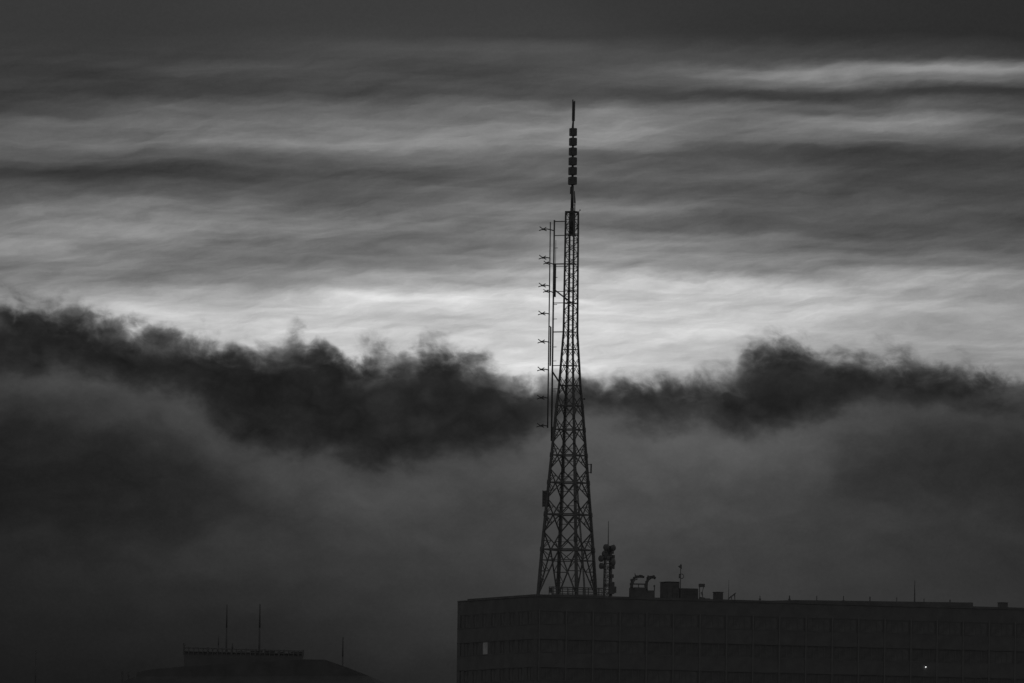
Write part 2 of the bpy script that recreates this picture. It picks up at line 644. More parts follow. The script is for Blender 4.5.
arms = MB()
for y, w in ((221.5, .12), (235.5, .10), (264, .14), (266.5, .07), (291.5, .09), (303, .10), (332, .13), (365.7, .10), (389, .09), (429, .08)):
    e = on_leg(y)
    am = MB().bar((0, 0, sz(y)), e + Vector((.15, .05, 0)), w)
    am.build('mounting_arm', STEEL, sm)
d = MB().bar((0.0, 0, sz(289)), on_leg(303) + Vector((.95, .2, 0)), .16)
d.build('diagonal_stay', STEEL, sm)
d = MB().bar((-.05, 0, sz(371)), on_leg(384) + Vector((0.1, -.25, 0)), .18).bar(on_leg(384) + Vector((0.1, -.25, 0)), on_leg(395) + Vector((.95, -.1, 0)), .17)
d.build('diagonal_stay', STEEL, sm)
m = MB()
for y in (248, 277.5, 304.5, 319, 347, 361, 391):
    m.bar((0, 0, sz(y)), (0.48, 0, sz(y) + .02), .07)
m.build('step_peg', STEEL, sm)


def dipole(y, x0, back, sc_=1.0):
    z = sz(y)
    m = MB()
    cx = x0 - 0.92 * sc_
    m.tube([(back, -.05, z - .16), (x0 + .0, -.1, z - .03), (x0 - .35, -.2, z + .04), (cx + .1, -.3, z)], .13, 6)
    o = m.build('dipole_antenna', STEEL, sm)
    e = MB()
    s_ = sc_
    e.tube([(cx - .42 * s_, -.55, z + .30 * s_), (cx, -.3, z), (cx + .45 * s_, -.05, z - .18 * s_)], .12, 6)
    e.tube([(cx - .48 * s_, -.1, z - .16 * s_), (cx, -.3, z), (cx + .40 * s_, -.5, z + .22 * s_)], .12, 6)
    e.ball((cx, -.3, z), .13)
    e.build('element', STEEL, o)


for y in (229.5, 258, 285.8, 313.8, 342, 369.8, 398, 426):
    dipole(y, XL, 0.0 if y in (229.5,) else XL + .05)
for y in (263.3, 291.5):
    dipole(y, XL + .25, 0.0, .75)

# ------------------------------------------------------------------ railing and cabinet at the tower foot
tr = 1.2
sa, _ = hit(552, 590, tr); sb, _ = hit(604, 590, tr)
zr = hit(575, 587.6, tr)[1] - (H - .15)
rl = thing('guard_rail', 'low steel guard rail round the tower foot on the roof edge', 'railing', roof(sa, tr), ANG)
W = sb - sa
MB().bar((0, 0, zr), (W, 0, zr), .13).bar((2.3, 5.5, zr), (W + 2, 5.5, zr), .09).build('top_rail', STEEL, rl)
MB().bar((0, 0, zr * .55), (W, 0, zr * .55), .10).bar((0, 0, zr * .2), (W, 0, zr * .2), .10).build('mid_rail', STEEL, rl)
npost = 11
for i in range(npost):
    x = W * i / (npost - 1)
    MB().bar((x, 0, 0), (x, 0, zr + .03), .12).build('post', STEEL, rl)
m = MB()
for i in range(7):
    x = 2.3 + (W - .3) * i / 6
    m.bar((x, 5.5, 0), (x, 5.5, zr), .07)
m.bar((2.3, 5.5, zr * .5), (W + 2, 5.5, zr * .5), .07)
m.build('rear_fence', STEEL, rl)
sa, _ = hit(549, 590, tr)
cb = thing('control_cabinet', 'small boxy cabinet in a frame beside the left foot of the tower', 'cabinet', roof(sa, tr + .05), ANG)
ztop = hit(551, 586.8, tr)[1] - (H - .15)
MB().box(0.12, 0.5, 0.0, 0.3, ztop * .42, ztop * .92, .02).build('box', UNIT, cb)
MB().bar((0.03, 0, 0), (.03, 0, ztop), .08).bar((.6, 0, 0), (.6, 0, ztop), .08).bar((0, 0, ztop), (.63, 0, ztop), .07).bar((0, 0, ztop * .36), (.63, 0, ztop * .36), .07).build('stand', STEEL, cb)

# ------------------------------------------------------------------ small microwave mast
tm = 3.0
smx, _ = hit(607.6, 590, tm)
mb0 = roof(smx, tm)
mm = thing('microwave_mast', 'short lattice mast crowded with round drum antennas right of the big tower', 'antenna mast', mb0, R(12))
YM = mb0.y
def mz(py):
    return at(607.6, py, YM).z - mb0.z
def mx(px_, py):
    return at(px_, py, YM).x - at(607.6 + (595 - py) * .0122, py, YM).x
zt = mz(546)
a = 0.46
lm = MB()
cs = [(-a, -a), (a, -a), (a, a), (-a, a)]
for k in range(4):
    MB().bar((cs[k][0], cs[k][1], 0), (cs[k][0] * .8, cs[k][1] * .8, zt), .10).build('leg', STEEL, mm)
    n = 6
    for i in range(n):
        z0, z1 = zt * i / n, zt * (i + 1) / n
        c0, c1 = cs[k], cs[(k + 1) % 4]
        f0, f1 = 1 - .2 * i / n, 1 - .2 * (i + 1) / n
        lm.bar((c0[0] * f0, c0[1] * f0, z0), (c1[0] * f1, c1[1] * f1, z1), .06)
        lm.bar((c1[0] * f0, c1[1] * f0, z0), (c0[0] * f1, c0[1] * f1, z1), .06)
        lm.bar((c0[0] * f1, c0[1] * f1, z1), (c1[0] * f1, c1[1] * f1, z1), .07)
lm.build('lattice_bracing', STEEL, mm)
MB().bar((0, 0, zt - 1.5), (0, 0, zt + .5), .34, .14, 8).bar((0, 0, zt + .5), (.0, 0, mz(521)), .11, .07, 8).build('whip', STEEL, mm)
MB().bar((0.30, .3, 0), (.26, .26, zt), .16, n=6).build('cable_bundle', DSTEEL, mm)
def dish(px_, py, r, axis, depth=.2):
    x = mx(px_, py)
    c = Vector((x, -.45, mz(py)))
    c = Matrix.Rotation(-R(12), 3, 'Z') @ c
    o = MB().drum(c, Matrix.Rotation(-R(12), 3, 'Z') @ Vector(axis), r / PPM, depth).build('dish', DISH, mm)
    MB().bar(c, (max(-a, min(a, c.x)) * .9, -a * .9, c.z), .10).build('dish_arm', STEEL, o)
dish(606.4, 547.5, 3.3, (-.5, -1, 0), .3)
dish(613.2, 547.8, 3.1, (.8, -.8, 0), .3)
dish(601.2, 558.8, 3.3, (-.75, -.8, 0), .3)
dish(605.0, 553.8, 3.2, (-.3, -1, 0), .3)
dish(601.4, 566.0, 3.2, (-.9, -.6, 0), .3)
dish(613.2, 562.2, 4.0, (.95, -.4, 0), .3)
dish(608.0, 558.0, 2.6, (.2, -1, 0), .25)
MB().box(.05, .72, -.75, -.2, mz(594), mz(582), .04).box(.3, .98, -.7, -.25, mz(593), mz(586.5), .04).build('equipment_box', UNIT, mm)

rm = random.Random(11)
for i in range(9):
    zq = mz(rm.uniform(549, 590))
    sx = rm.choice((-1, 1))
    r_ = rm.uniform(.08, .2)
    x_ = sx * (a + rm.uniform(-.12, .16))
    o = MB().box(x_ - r_, x_ + r_, -a - .28, -a - .02, zq - r_ * 1.4, zq + r_ * 1.4, .02)
    o.bar((x_, -a - .02, zq), (x_ * .7, -a * .8, zq), .06)
    o.build('radio_unit', DSTEEL, mm)

# ------------------------------------------------------------------ rooftop plant
def boxspan(pl, pr, ptop, t, dp):
    s1, _ = hit(pr, ptop, t)
    s0_, _ = hit(pl, ptop, t + dp)
    z = hit((pl + pr) / 2, ptop, t)[1] - (H - .15)
    return s0_, s1, z


# ventilation unit with gooseneck ducts
t = 2.0
s0_, s1, z = boxspan(629, 646, 587.3, t, 2.0)
vu = thing('ventilation_unit', 'low plant housing with two curved gooseneck ducts right of the microwave mast', 'ventilation unit', roof(s0_, t), ANG)
w = s1 - s0_
MB().box(0, w, 0, 2.0, 0, z, .05).build('housing', UNIT, vu)
_, s2, z2 = boxspan(646, 655.2, 590.3, t, 1.5)
MB().box(w + .01, s2 - s0_, 0.1, 1.8, 0, z2, .05).build('side_housing', UNIT, vu)
def vpt(px_, py, tt=t + .6):
    s, zz_ = hit(px_, py, tt)
    return (s - s0_, tt - t, zz_ - (H - .15))
MB().tube([vpt(631.2, 588), vpt(631.3, 584), vpt(632.3, 580.5), vpt(634.5, 577.8), vpt(637.5, 576.6), vpt(641, 576.6), vpt(644, 577)], .30, 10).build('duct', UNIT, vu)
MB().tube([vpt(646.5, 591), vpt(646.3, 586), vpt(646.8, 582), vpt(648.5, 578.8), vpt(651, 577.3), vpt(653.5, 577), vpt(655.3, 578.3)], .36, 10).build('duct', UNIT, vu)
MB().bar(vpt(631.5, 584), vpt(645.8, 584.2), .16).build('rail', DSTEEL, vu)
MB().bar(vpt(635.5, 578), vpt(635, 573.2), .16, .08).build('spike', DSTEEL, vu)
for qx, q0_, q1_ in ((640, 577, 574.8), (648.2, 579, 575.5), (653.6, 577, 575.2)):
    MB().bar(vpt(qx, q0_), vpt(qx, q1_), .22).build('bracket', DSTEEL, vu)
rq = random.Random(3)
for (pp, n_) in ((((631.3, 584), (632.3, 580.5), (634.5, 577.8), (637.5, 576.6), (641, 576.6)), 2), (((646.3, 586), (646.8, 582), (648.5, 578.8), (651, 577.3), (653.5, 577)), 2)):
    for (qa, qb) in pp:
        v = Vector(vpt(qa, qb))
        r1 = rq.uniform(.12, .25)
        MB().box(v.x - r1, v.x + r1 * rq.uniform(.5, 1), v.y - .2, v.y + .2, v.z - r1 * rq.uniform(.4, .9), v.z + r1 * rq.uniform(.6, 1.1), .04).build('flange', DSTEEL, vu)
MB().tube([vpt(632.6, 587.5), vpt(632.8, 584), vpt(634.6, 580.2), vpt(637.5, 578.9)], .13, 6).build('duct', DSTEEL, vu)
MB().bar(vpt(638.5, 587.5), vpt(638.5, 584), .1).bar(vpt(654.4, 591), vpt(654.4, 585), .12).bar(vpt(653.6, 586), vpt(655, 586), .14).build('post', DSTEEL, vu)

s0_, s1, z = boxspan(660, 679.8, 582, t, 2.4)
pr_ = thing('plant_room', 'tallest square plant room box on the roof right of the curved ducts', 'roof box', roof(s0_, t), ANG)
MB().box(0, s1 - s0_, 0, 2.4, 0, z, .06).build('wall', UNIT, pr_)
MB().box(-.06, s1 - s0_ + .06, -.06, 2.46, z + .002, z + .07, .02).build('roof', CONC, pr_)
MB().box(.7, 1.5, -.04, -.002, .1, z * .85).build('door', DSTEEL, pr_)

sB0, _ = hit(680.6, 590, t); sB1, _ = hit(698.8, 588.3, t)
zB = hit(690, 588.3, t)[1] - (H - .15)
pb = thing('plant_box', 'lower flat topped plant box adjoining the tall plant room', 'roof box', roof(sB0, t + .1), ANG)
MB().box(0, sB1 - sB0, 0, 2.0, 0, zB, .06).build('housing', UNIT, pb)
m = MB()
for i in range(7):
    zq = .15 + i * (zB - .3) / 6
    m.box(.2, sB1 - sB0 - .2, -.04, -.003, zq - .03, zq + .03)
m.build('louvre', DSTEEL, pb)

# thin pole with small antennas behind the plant room corner
tp = 5.0
s_, _ = hit(680.4, 588, tp)
pb0 = roof(s_, tp)
ap = thing('antenna_pole', 'thin pole with a small vane and loop antenna rising behind the plant room', 'antenna', pb0, ANG)
def rz(px_, py, tt):
    return hit(px_, py, tt)[1] - (H - .15)
MB().bar((0, 0, 0), (0, 0, rz(680.4, 564, tp)), .12, .10, 8).build('pole', DSTEEL, ap)
zq = rz(680, 566.5, tp)
MB().poly([(-.36, 0, zq + .02), (.12, -.05, zq + .28), (.14, -.05, zq - .30), (-.36, .06, zq + .0), (.12, .1, zq + .28), (.14, .1, zq - .30)], [(0, 1, 2), (5, 4, 3), (0, 3, 4, 1), (1, 4, 5, 2), (2, 5, 3, 0)]).build('vane', PANEL, ap)
zq = rz(680, 576.2, tp)
m = MB()
pts = [(.14 + .30 * math.cos(2 * math.pi * i / 10), 0, zq + .30 * math.sin(2 * math.pi * i / 10)) for i in range(11)]
m.tube(pts, .09, 6)
m.bar((0, 0, zq - .1), (-.2, 0, zq - .1), .14)
m.bar((-.2, 0, zq - .25), (-.16, 0, zq + .3), .10)
m.build('loop', DSTEEL, ap)

# small box on thin legs
s_, _ = hit(699.3, 590, t)
es = thing('equipment_stand', 'small dark box raised on thin splayed legs beside the lower plant box', 'stand', roof(s_, t), ANG)
def ept(px_, py):
    a_, b_ = hit(px_, py, t)
    return (a_ - s_, 0, b_ - (H - .15))
x0, _, z0 = ept(699.3, 587); x1, _, z1 = ept(704.6, 583.8)
MB().box(x0, x1, -.15, .25, z0, z1, .03).build('box', UNIT, es)
MB().bar(ept(699.6, 587), ept(699.4, 599), .10).bar(ept(703.6, 587), ept(702, 593), .08).bar(ept(702, 593), ept(703, 599), .10).bar(ept(699.6, 593), ept(702, 593), .06).bar(ept(701.9, 592), ept(702.3, 595), .18).build('leg_frame', STEEL, es)
MB().bar(ept(699.5, 599), ept(710, 599), .16).bar(ept(699.5, 597.6), ept(705, 598.6), .2).build('base_rail', STEEL, es)

s0_, s1, z = boxspan(713, 723.2, 591.7, t, 1.2)
vb = thing('roof_vent_box', 'small square vent box standing alone on the roof', 'roof box', roof(s0_, t), ANG)
MB().box(0, s1 - s0_, 0, 1.2, 0, z - .1, .03).build('housing', UNIT, vb)
MB().box(-.06, s1 - s0_ + .06, -.06, 1.26, z - .097, z, .03).build('cap', CONC, vb)
MB().box(.15, s1 - s0_ - .15, -.03, -.003, .2, z - .3).build('grille', DSTEEL, vb)

def whip(px_, ytop, tt, label, w=.10, m_=STEEL, name='whip_antenna'):
    s, _ = hit(px_, 598, tt)
    o = thing(name, label, 'antenna', roof(s, tt), ANG)
    h = hit(px_ , ytop, tt)[1] - (H - .15)
    MB().bar((0, 0, 0), (0, 0, h * .45), w * 1.2, w, 8).bar((0, 0, h * .45), (0, 0, h), w * .8, w * .5, 8).build('rod', m_, o)
    MB().bar((0, 0, 0), (0, 0, .2), w * 2.4, n=8).build('base', DSTEEL, o)
    return o
whip(728.6, 580, 2.0, 'thin whip antenna between the small vent box and the slanted bracket', .075)
whip(914.6, 580.5, 1.6, 'taller plain rod standing alone towards the right end of the roof', .17)

s_, _ = hit(729, 598, 1.6)
sb_ = thing('slanted_bracket', 'small slanted steel bracket on two posts at the roof edge', 'bracket', roof(s_, 1.6), ANG)
def bpt(px_, py):
    a_, b_ = hit(px_, py, 1.6)
    return (a_ - s_, 0, b_ - (H - .15))
MB().bar(bpt(728.3, 598.8), bpt(735.6, 593.2), .15).build('rail', STEEL, sb_)
MB().bar(bpt(734.8, 599.5), bpt(734.6, 594), .12).build('post', STEEL, sb_)
MB().bar(bpt(731.6, 599.5), bpt(731.4, 596.5), .10).build('post', STEEL, sb_)

# short stubs along the raised roof edge
where = ['leftmost, nearest the slanted bracket', 'second from the left', 'third from the left', 'fourth from the left',
         'fourth from the right', 'just left of the tall rod', 'just right of the tall rod', 'rightmost, near the roof step']
for i, (px_, y0) in enumerate(zip((760, 789.5, 816.8, 843.5, 870, 896.8, 924, 950), (595.8, 595.6, 595.8, 596.0, 596.6, 597.4, 598.6, 599.6))):
    s, zt_ = hit(px_, y0, 0.6)
    f = (s - ua) / (ub - ua)
    o = thing('edge_post', 'stub post on the raised roof edge, ' + where[i], 'post', C0 + E1 * s + E2 * .6 + Vector((0, 0, H + .1)), ANG, 'stub posts along the roof edge')
    hgt = max(.3, zt_ - H - .1)
    MB().bar((0, 0, -.05), (0, 0, hgt), .11 + .05 * (i % 3 == 1), n=6).build('rod', DSTEEL, o)
    MB().box(-.12, .12, -.1, .1, -.05, .16 + .1 * (i % 2), .02).build('base', DSTEEL, o)

s0_, s1, z = boxspan(997.6, 1008, 602.2, 1.0, 1.0)
rb = thing('hatch_box', 'low square box at the far right end of the roof past the step', 'roof box', roof(s0_, 1.0), ANG)
MB().box(0, s1 - s0_, 0, 1.0, 0, z - .08, .03).build('housing', UNIT, rb)
MB().box(-.05, s1 - s0_ + .05, -.05, 1.05, z - .077, z, .02).build('lid', CONC, rb)

# ------------------------------------------------------------------ far building at lower left
YF = 1900.0
def fp(px_, py, y=YF):
    return at(px_, py, y)
o0 = fp(245, 683)
fb = thing('hillside_block', 'faint far building with low hipped roof and railed penthouse at lower left', 'building', (o0.x, YF, 0))
def fl(px_, py, dy=0.0):
    p = fp(px_, py, YF + dy)
    return Vector((p.x - o0.x, dy, p.z))
DB = 34.0
zb = fl(245, 684).z - 3
xl, xr = fl(96, 690).x, fl(396, 690).x
MB().box(xl + .6, xr - .6, .6, DB - .6, 0, zb - .05).build('wall', FARW, fb)
# hipped roof: eaves outline then crown
def rp(px_, py, dy):
    v = fl(px_, py, dy)
    return (v.x, dy, v.z)
eL, eR = (xl, 0, zb), (xr, 0, zb)
r_ = MB()
prof = [(118, 683), (136, 676.5), (137, 672.2), (150, 669.6), (183, 666.6), (304, 659.4), (325, 659.6), (346, 667), (368, 675.5), (384, 682.5)]
front = [(xl, -.2, zb)] + [rp(a_, b_, 8.0) for a_, b_ in prof] + [(xr, -.2, zb)]
back = [(x, (DB + .2 if i in (0, len(front) - 1) else DB - 8.0), z_) for i, (x, y_, z_) in enumerate(front)]
n = len(front)
fs = [tuple(range(n)), tuple(range(2 * n - 1, n - 1, -1))]
for i in range(n - 1):
    fs.append((i, n + i, n + i + 1, i + 1))
fs.append((0, n - 1, 2 * n - 1, n))
r_.poly(front + back, fs)
r_.build('hipped_roof', FARR, fb)
a_, b_ = fl(184, 655, 9), fl(303, 655, 9)
pz0 = fl(240, 672, 9).z
pz1 = fl(240, 655.5, 9).z
MB().box(a_.x, b_.x, 9, 24, pz0 - 2, pz1).build('penthouse', FARW, fb)
m = MB()
za, zc = pz1, fl(240, 648.6, 9).z
m.bar((a_.x, 9.1, zc), (b_.x, 9.1, zc - .35), .22).bar((a_.x, 9.1, (za + zc) / 2), (b_.x, 9.1, (za + zc) / 2 - .2), .16)
for i in range(26):
    x = a_.x + (b_.x - a_.x) * i / 25
    m.bar((x, 9.1, za), (x, 9.1, zc - .35 * i / 25 + (.9 if i == 0 else (.25 if i % 4 == 1 else 0))), .34 if i % 5 == 0 else .2)
m.build('screen_rail', STEEL, fb)
m = MB()
rw = random.Random(5)
m.box(a_.x + .1, b_.x - .1, 9.3, 9.42, za - .02, za + (zc - za) * .42)
for i in range(9):
    x = a_.x + (b_.x - a_.x) * (i + .06) / 9
    m.box(x, x + (b_.x - a_.x) / 9 * rw.uniform(.5, .97), 9.43, 9.5, za + .1, zc - .4 - rw.choice((0, .12, .3)))
m.build('screen_panel', FARW, fb)
m = MB()
for k in range(9):
    x = xl + 4 + k * (xr - xl - 8) / 8
    m.box(x - 1.1, x + 1.1, .48, .597, zb - 3.2, zb - 1.4)
m.build('window', GLASS, fb)
for (px_, y0, yb, w, lab) in ((227, 604.5, 651, .30, 'left one of two tall thin masts on the far penthouse'),
                           (260, 604, 651, .34, 'right one of two tall thin masts on the far penthouse'),
                           (343, 637, 668, .30, 'thin mast standing on the right slope of the far hipped roof'),
                           (218.5, 636.5, 651, .2, 'short rod on the far penthouse left of the two tall masts'),
                           (232.5, 643, 651, .34, 'stubby post on the far penthouse between the two tall masts')):
    v0 = fl(px_, yb + 1, 10.5); v1 = fl(px_, y0, 10.5)
    o = thing('roof_mast', lab, 'mast', (o0.x + v1.x, YF + 10.5, v0.z - (2.2 if px_ == 343 else 0.9)))
    hh_ = v1.z - v0.z + (2.2 if px_ == 343 else 0.9)
    MB().bar((0, 0, 0), (0, 0, hh_ * .55), w * 1.1, w, 8).bar((0, 0, hh_ * .55), (0, 0, hh_), w, w * .7, 8).build('pole', FARW, o)
    MB().bar((0, 0, 0), (0, 0, .5), w * 2, n=8).build('base', DSTEEL, o)
for px_, y0, lab in ((122.5, 671, 'left one of a pair of small posts at the far roof low end'), (128.5, 672, 'right one of a pair of small posts at the far roof low end')):
    v1 = fl(px_, y0, 9); v0 = fl(px_, 681, 9)
    o = thing('roof_post', lab, 'post', (o0.x + v1.x, YF + 9, v0.z - .6))
    MB().bar((0, 0, 0), (0, 0, v1.z - v0.z + .6), .3, n=6).build('rod', DSTEEL, o)
    MB().box(-.3, .3, -.3, .3, 0, .6, .05).build('base', DSTEEL, o)
# lone slender mast, far left
p1 = fp(36, 648, 2100)
lo = thing('slender_mast', 'faint slender lone mast near the left edge of the photo', 'mast', (p1.x, 2100, 0))
MB().bar((0, 0, 0), (0, 0, p1.z * .8), .7, .45, 8).bar((0, 0, p1.z * .8), (0, 0, p1.z), .35, .25, 8).build('pole', DSTEEL, lo)
MB().box(-1, 1, -1, 1, 0, .6, .1).build('base', CONC, lo)

# ------------------------------------------------------------------ sky
world = bpy.data.worlds.new('World')
sc.world = world
world.use_nodes = True
nt = world.node_tree
for n_ in list(nt.nodes):
    nt.nodes.remove(n_)
LK = nt.links.new


class S_:
    """a float socket with arithmetic"""
    def __init__(s, sock):
        s.k = sock

    def _m(s, op, o, rev=False):
        n = nt.nodes.new('ShaderNodeMath')
        n.operation = op
        a, b = (o, s) if rev else (s, o)
        for i, q in enumerate((a, b)):
            if isinstance(q, S_):
                LK(q.k, n.inputs[i])
            elif q is not None:
                n.inputs[i].default_value = q
        return S_(n.outputs[0])

    def __add__(s, o): return s._m('ADD', o)
    def __radd__(s, o): return s._m('ADD', o)
    def __sub__(s, o): return s._m('SUBTRACT', o)
    def __rsub__(s, o): return s._m('SUBTRACT', o, True)
    def __mul__(s, o): return s._m('MULTIPLY', o)
    def __rmul__(s, o): return s._m('MULTIPLY', o)
    def __truediv__(s, o): return s._m('DIVIDE', o)
    def __pow__(s, o): return s._m('POWER', o)
    def mx(s, o): return s._m('MAXIMUM', o)
    def mn(s, o): return s._m('MINIMUM', o)


def smooth(x, a, b, c=0.0, d=1.0, kind='SMOOTHSTEP'):
    n = nt.nodes.new('ShaderNodeMapRange')
    n.interpolation_type = kind
    LK(x.k, n.inputs['Value'])
    for nm, v in (('From Min', a), ('From Max', b), ('To Min', c), ('To Max', d)):
        if isinstance(v, S_):
            LK(v.k, n.inputs[nm])
        else:
            n.inputs[nm].default_value = v
    return S_(n.outputs['Result'])


def mix(a, b, f):
    n = nt.nodes.new('ShaderNodeMix')
    n.data_type = 'FLOAT'
    LK(f.k, n.inputs[0])
    for i, q in ((2, a), (3, b)):
        if isinstance(q, S_):
            LK(q.k, n.inputs[i])
        else:
            n.inputs[i].default_value = q
    return S_(n.outputs[0])


def curve(x01, pts):
    """Float Curve; x and y within 0..1"""
    n = nt.nodes.new('ShaderNodeFloatCurve')
    c = n.mapping.curves[0]
    while len(c.points) > 2:
        c.points.remove(c.points[1])
    c.points[0].location = pts[0]
    c.points[-1].location = pts[-1]
    for p in pts[1:-1]:
        c.points.new(p[0], p[1])
    for p in c.points:
        p.handle_type = 'AUTO_CLAMPED'
    n.mapping.update()
    LK(x01.k, n.inputs['Value'])
    return S_(n.outputs[0])


def comb(x, y, z=0.0):
    n = nt.nodes.new('ShaderNodeCombineXYZ')
    for i, q in enumerate((x, y, z)):
        if isinstance(q, S_):
            LK(q.k, n.inputs[i])
        else:
            n.inputs[i].default_value = q
    return n.outputs[0]


def noise(x, y, sx, sy, seed, detail=5, rough=0.55, dist=0.0, slope=0.0, lac=2.0):
    """fractal noise, feature size sx by sy; mean about 0, spread about +-0.5"""
    yy = y + x * (-slope) if slope else y
    n = nt.nodes.new('ShaderNodeTexNoise')
    n.noise_dimensions = '3D'
    LK(comb(x * (1.0 / sx), yy * (1.0 / sy), seed * 7.31), n.inputs['Vector'])
    n.inputs['Scale'].default_value = 1.0
    n.inputs['Detail'].default_value = detail
    n.inputs['Roughness'].default_value = rough
    n.inputs['Lacunarity'].default_value = lac
    n.inputs['Distortion'].default_value = dist
    return S_(n.outputs['Fac']) - 0.5


tc = nt.nodes.new('ShaderNodeTexCoord')
sep = nt.nodes.new('ShaderNodeSeparateXYZ')
LK(tc.outputs['Generated'], sep.inputs[0])
dx, dy, dz = (S_(sep.outputs[i]) for i in range(3))
az = dx._m('ARCTAN2', dy)
el = dz._m('ARCSINE', None)
U = az * F
V = (el - PITCH) * F
tilt = U.mx(-1500.0).mn(1500.0)
# cloud-deck coordinates: X along the horizon, Y downwards, in ten-thousandths of a radian
X = U * math.cos(ROLL) + V * math.sin(ROLL) + 512.0
Y = tilt * math.sin(ROLL) - V * math.cos(ROLL) + 341.5

COLS = [0, 100, 200, 300, 400, 500, 600, 700, 800, 900, 1024]


def table(x, y, rows):
    """cloud brightness given as rows of display levels"""
    x01 = x * (1 / 1024.0)
    acc = None
    prev = None
    for yy, vals in rows:
        c = curve(x01, [(cx / 1024.0, v / 255.0) for cx, v in zip(COLS, vals)])
        if acc is None:
            acc = c
        else:
            acc = mix(acc, c, smooth(y, prev, yy))
        prev = yy
    return acc


# --- high streaky deck
w1 = noise(X, Y, 260, 60, 1, 3, .5)
w2 = noise(X, Y, 120, 26, 2, 5, .55)
w3 = noise(X, Y, 45, 14, 3, 4, .6, slope=-.25)
Xw = X + w1 * 160.0
Yw = Y + w1 * 34.0 + w2 * 17.0 + w3 * 8.0 - (w1 * 40.0).mx(0.0)*0.3
UP = [
    (0,   [56, 56, 58, 60, 60, 60, 56, 53, 50, 48, 45]),
    (32,  [56, 56, 58, 60, 62, 62, 58, 52, 48, 46, 44]),
    (52,  [56, 57, 60, 66, 76, 80, 76, 74, 70, 64, 54]),
    (68,  [58, 62, 74, 74, 68, 68, 80, 104, 126, 132, 120]),
    (80,  [58, 60, 64, 66, 66, 68, 76, 92, 108, 108, 98]),
    (94,  [64, 66, 68, 70, 72, 78, 74, 70, 70, 66, 62]),
    (110, [70, 82, 94, 94, 96, 108, 106, 98, 92, 90, 82]),
    (124, [86, 98, 112, 108, 104, 116, 116, 104, 108, 112, 100]),
    (140, [94, 104, 108, 116, 120, 118, 122, 106, 98, 92, 88]),
    (156, [90, 84, 86, 92, 96, 98, 90, 78, 74, 70, 68]),
    (174, [70, 64, 72, 82, 86, 90, 94, 88, 82, 76, 70]),
    (192, [82, 84, 86, 90, 92, 92, 84, 84, 84, 78, 74]),
    (208, [96, 106, 110, 106, 98, 104, 106, 100, 90, 84, 78]),
    (224, [114, 126, 122, 114, 108, 112, 98, 88, 80, 78, 76]),
    (244, [116, 120, 114, 106, 98, 106, 120, 116, 100, 92, 92]),
    (262, [110, 112, 106, 100, 102, 124, 126, 118, 112, 104, 98]),
    (282, [122, 128, 126, 130, 148, 176, 178, 174, 172, 156, 142]),
    (302, [140, 158, 166, 184, 202, 212, 206, 197, 188, 172, 158]),
    (322, [162, 176, 192, 204, 208, 200, 196, 190, 176, 160, 152]),
    (342, [165, 180, 190, 198, 204, 206, 190, 180, 170, 154, 146]),
    (368, [165, 175, 180, 188, 198, 206, 198, 176, 164, 150, 142]),
]
UP = [(y_, [v if y_ < 90 or y_ > 262 else 94 + (v - 94) * 1.28 for v in vs]) for y_, vs in UP]
up = table(Xw, Yw, UP)
f1 = noise(Xw, Yw, 230, 22, 4, 6, .56, .2, slope=.015)
f2 = noise(X + w2 * 60.0, Y + w2 * 30.0, 130, 34, 5, 6, .56, .2, slope=-.24)
rg = noise(Xw, Yw, 330, 30, 6, 4, .5, .1, slope=.02)._m('ABSOLUTE', None)
amp = smooth(Y, 15.0, 90.0, 0.03, 1.0)
f3 = noise(X + w2 * 40.0 + w3 * 40.0, Y + w2 * 18.0 + w1 * 20.0, 64, 10, 22, 6, .6, .15, slope=-.2)
up = up * (1.0 + (f1 * 0.50 + (0.10 - rg) * 0.75 + f2 * 0.46 * smooth(Y, 100.0, 250.0, .3, 1.0) + f3 * 0.30) * amp * smooth(Y, 250.0, 330.0, 1.0, 0.74))

# --- dark cloud bank
EDGE = [(0, 300), (45, 308), (75, 312), (100, 313), (130, 322), (200, 336), (262, 350), (298, 337), (326, 340), (362, 353), (400, 350), (432, 342), (458, 351), (485, 358), (512, 374),
        (545, 380), (590, 376), (640, 376), (700, 378), (728, 372), (750, 354), (786, 338), (830, 346), (880, 352), (925, 360), (965, 364), (1000, 372), (1024, 378)]
BOT = [(0, 366), (60, 370), (130, 377), (185, 390), (225, 422), (255, 440), (300, 454), (360, 462), (420, 458), (475, 448), (530, 436), (575, 408), (620, 416), (665, 424), (705, 410), (740, 418), (775, 418), (815, 411), (860, 402), (905, 397), (960, 395), (1024, 402)]
x01 = X * (1 / 1024.0)
edge = curve(x01, [(a / 1024.0, b / 683.0) for a, b in EDGE]) * 683.0
bot = curve(x01, [(a / 1024.0, b / 683.0) for a, b in BOT]) * 683.0
b0 = noise(X, Y, 60, 40, 8, 3, .5)
bx, by = X + b0 * 26.0, Y + noise(X, Y, 44, 40, 9, 2, .5) * 22.0
b1 = noise(bx, by, 70, 48, 10, 6, .55, .1)
b2 = noise(bx, by, 24, 20, 11, 5, .55, .15, slope=.25)
p1 = noise(bx, by, 52, 44, 23, 1, .5)._m('ABSOLUTE', None)
p2 = noise(bx, by, 21, 18, 24, 2, .55)._m('ABSOLUTE', None)
p3 = noise(bx, by, 9, 8, 25, 3, .6)
d = Y - edge + b1 * 40.0 + b2 * 20.0 + (p1 - 0.13) * 50.0 + (p2 - 0.12) * 20.0 + p3 * 12.0
bank_m = smooth(d, -9.0, 20.0)
wisp = smooth(d + noise(bx, by, 50, 38, 19, 6, .56, 0.0, slope=.2) * 60.0, -18.0, 18.0) * 0.55
up = mix(up, 0.21, wisp)
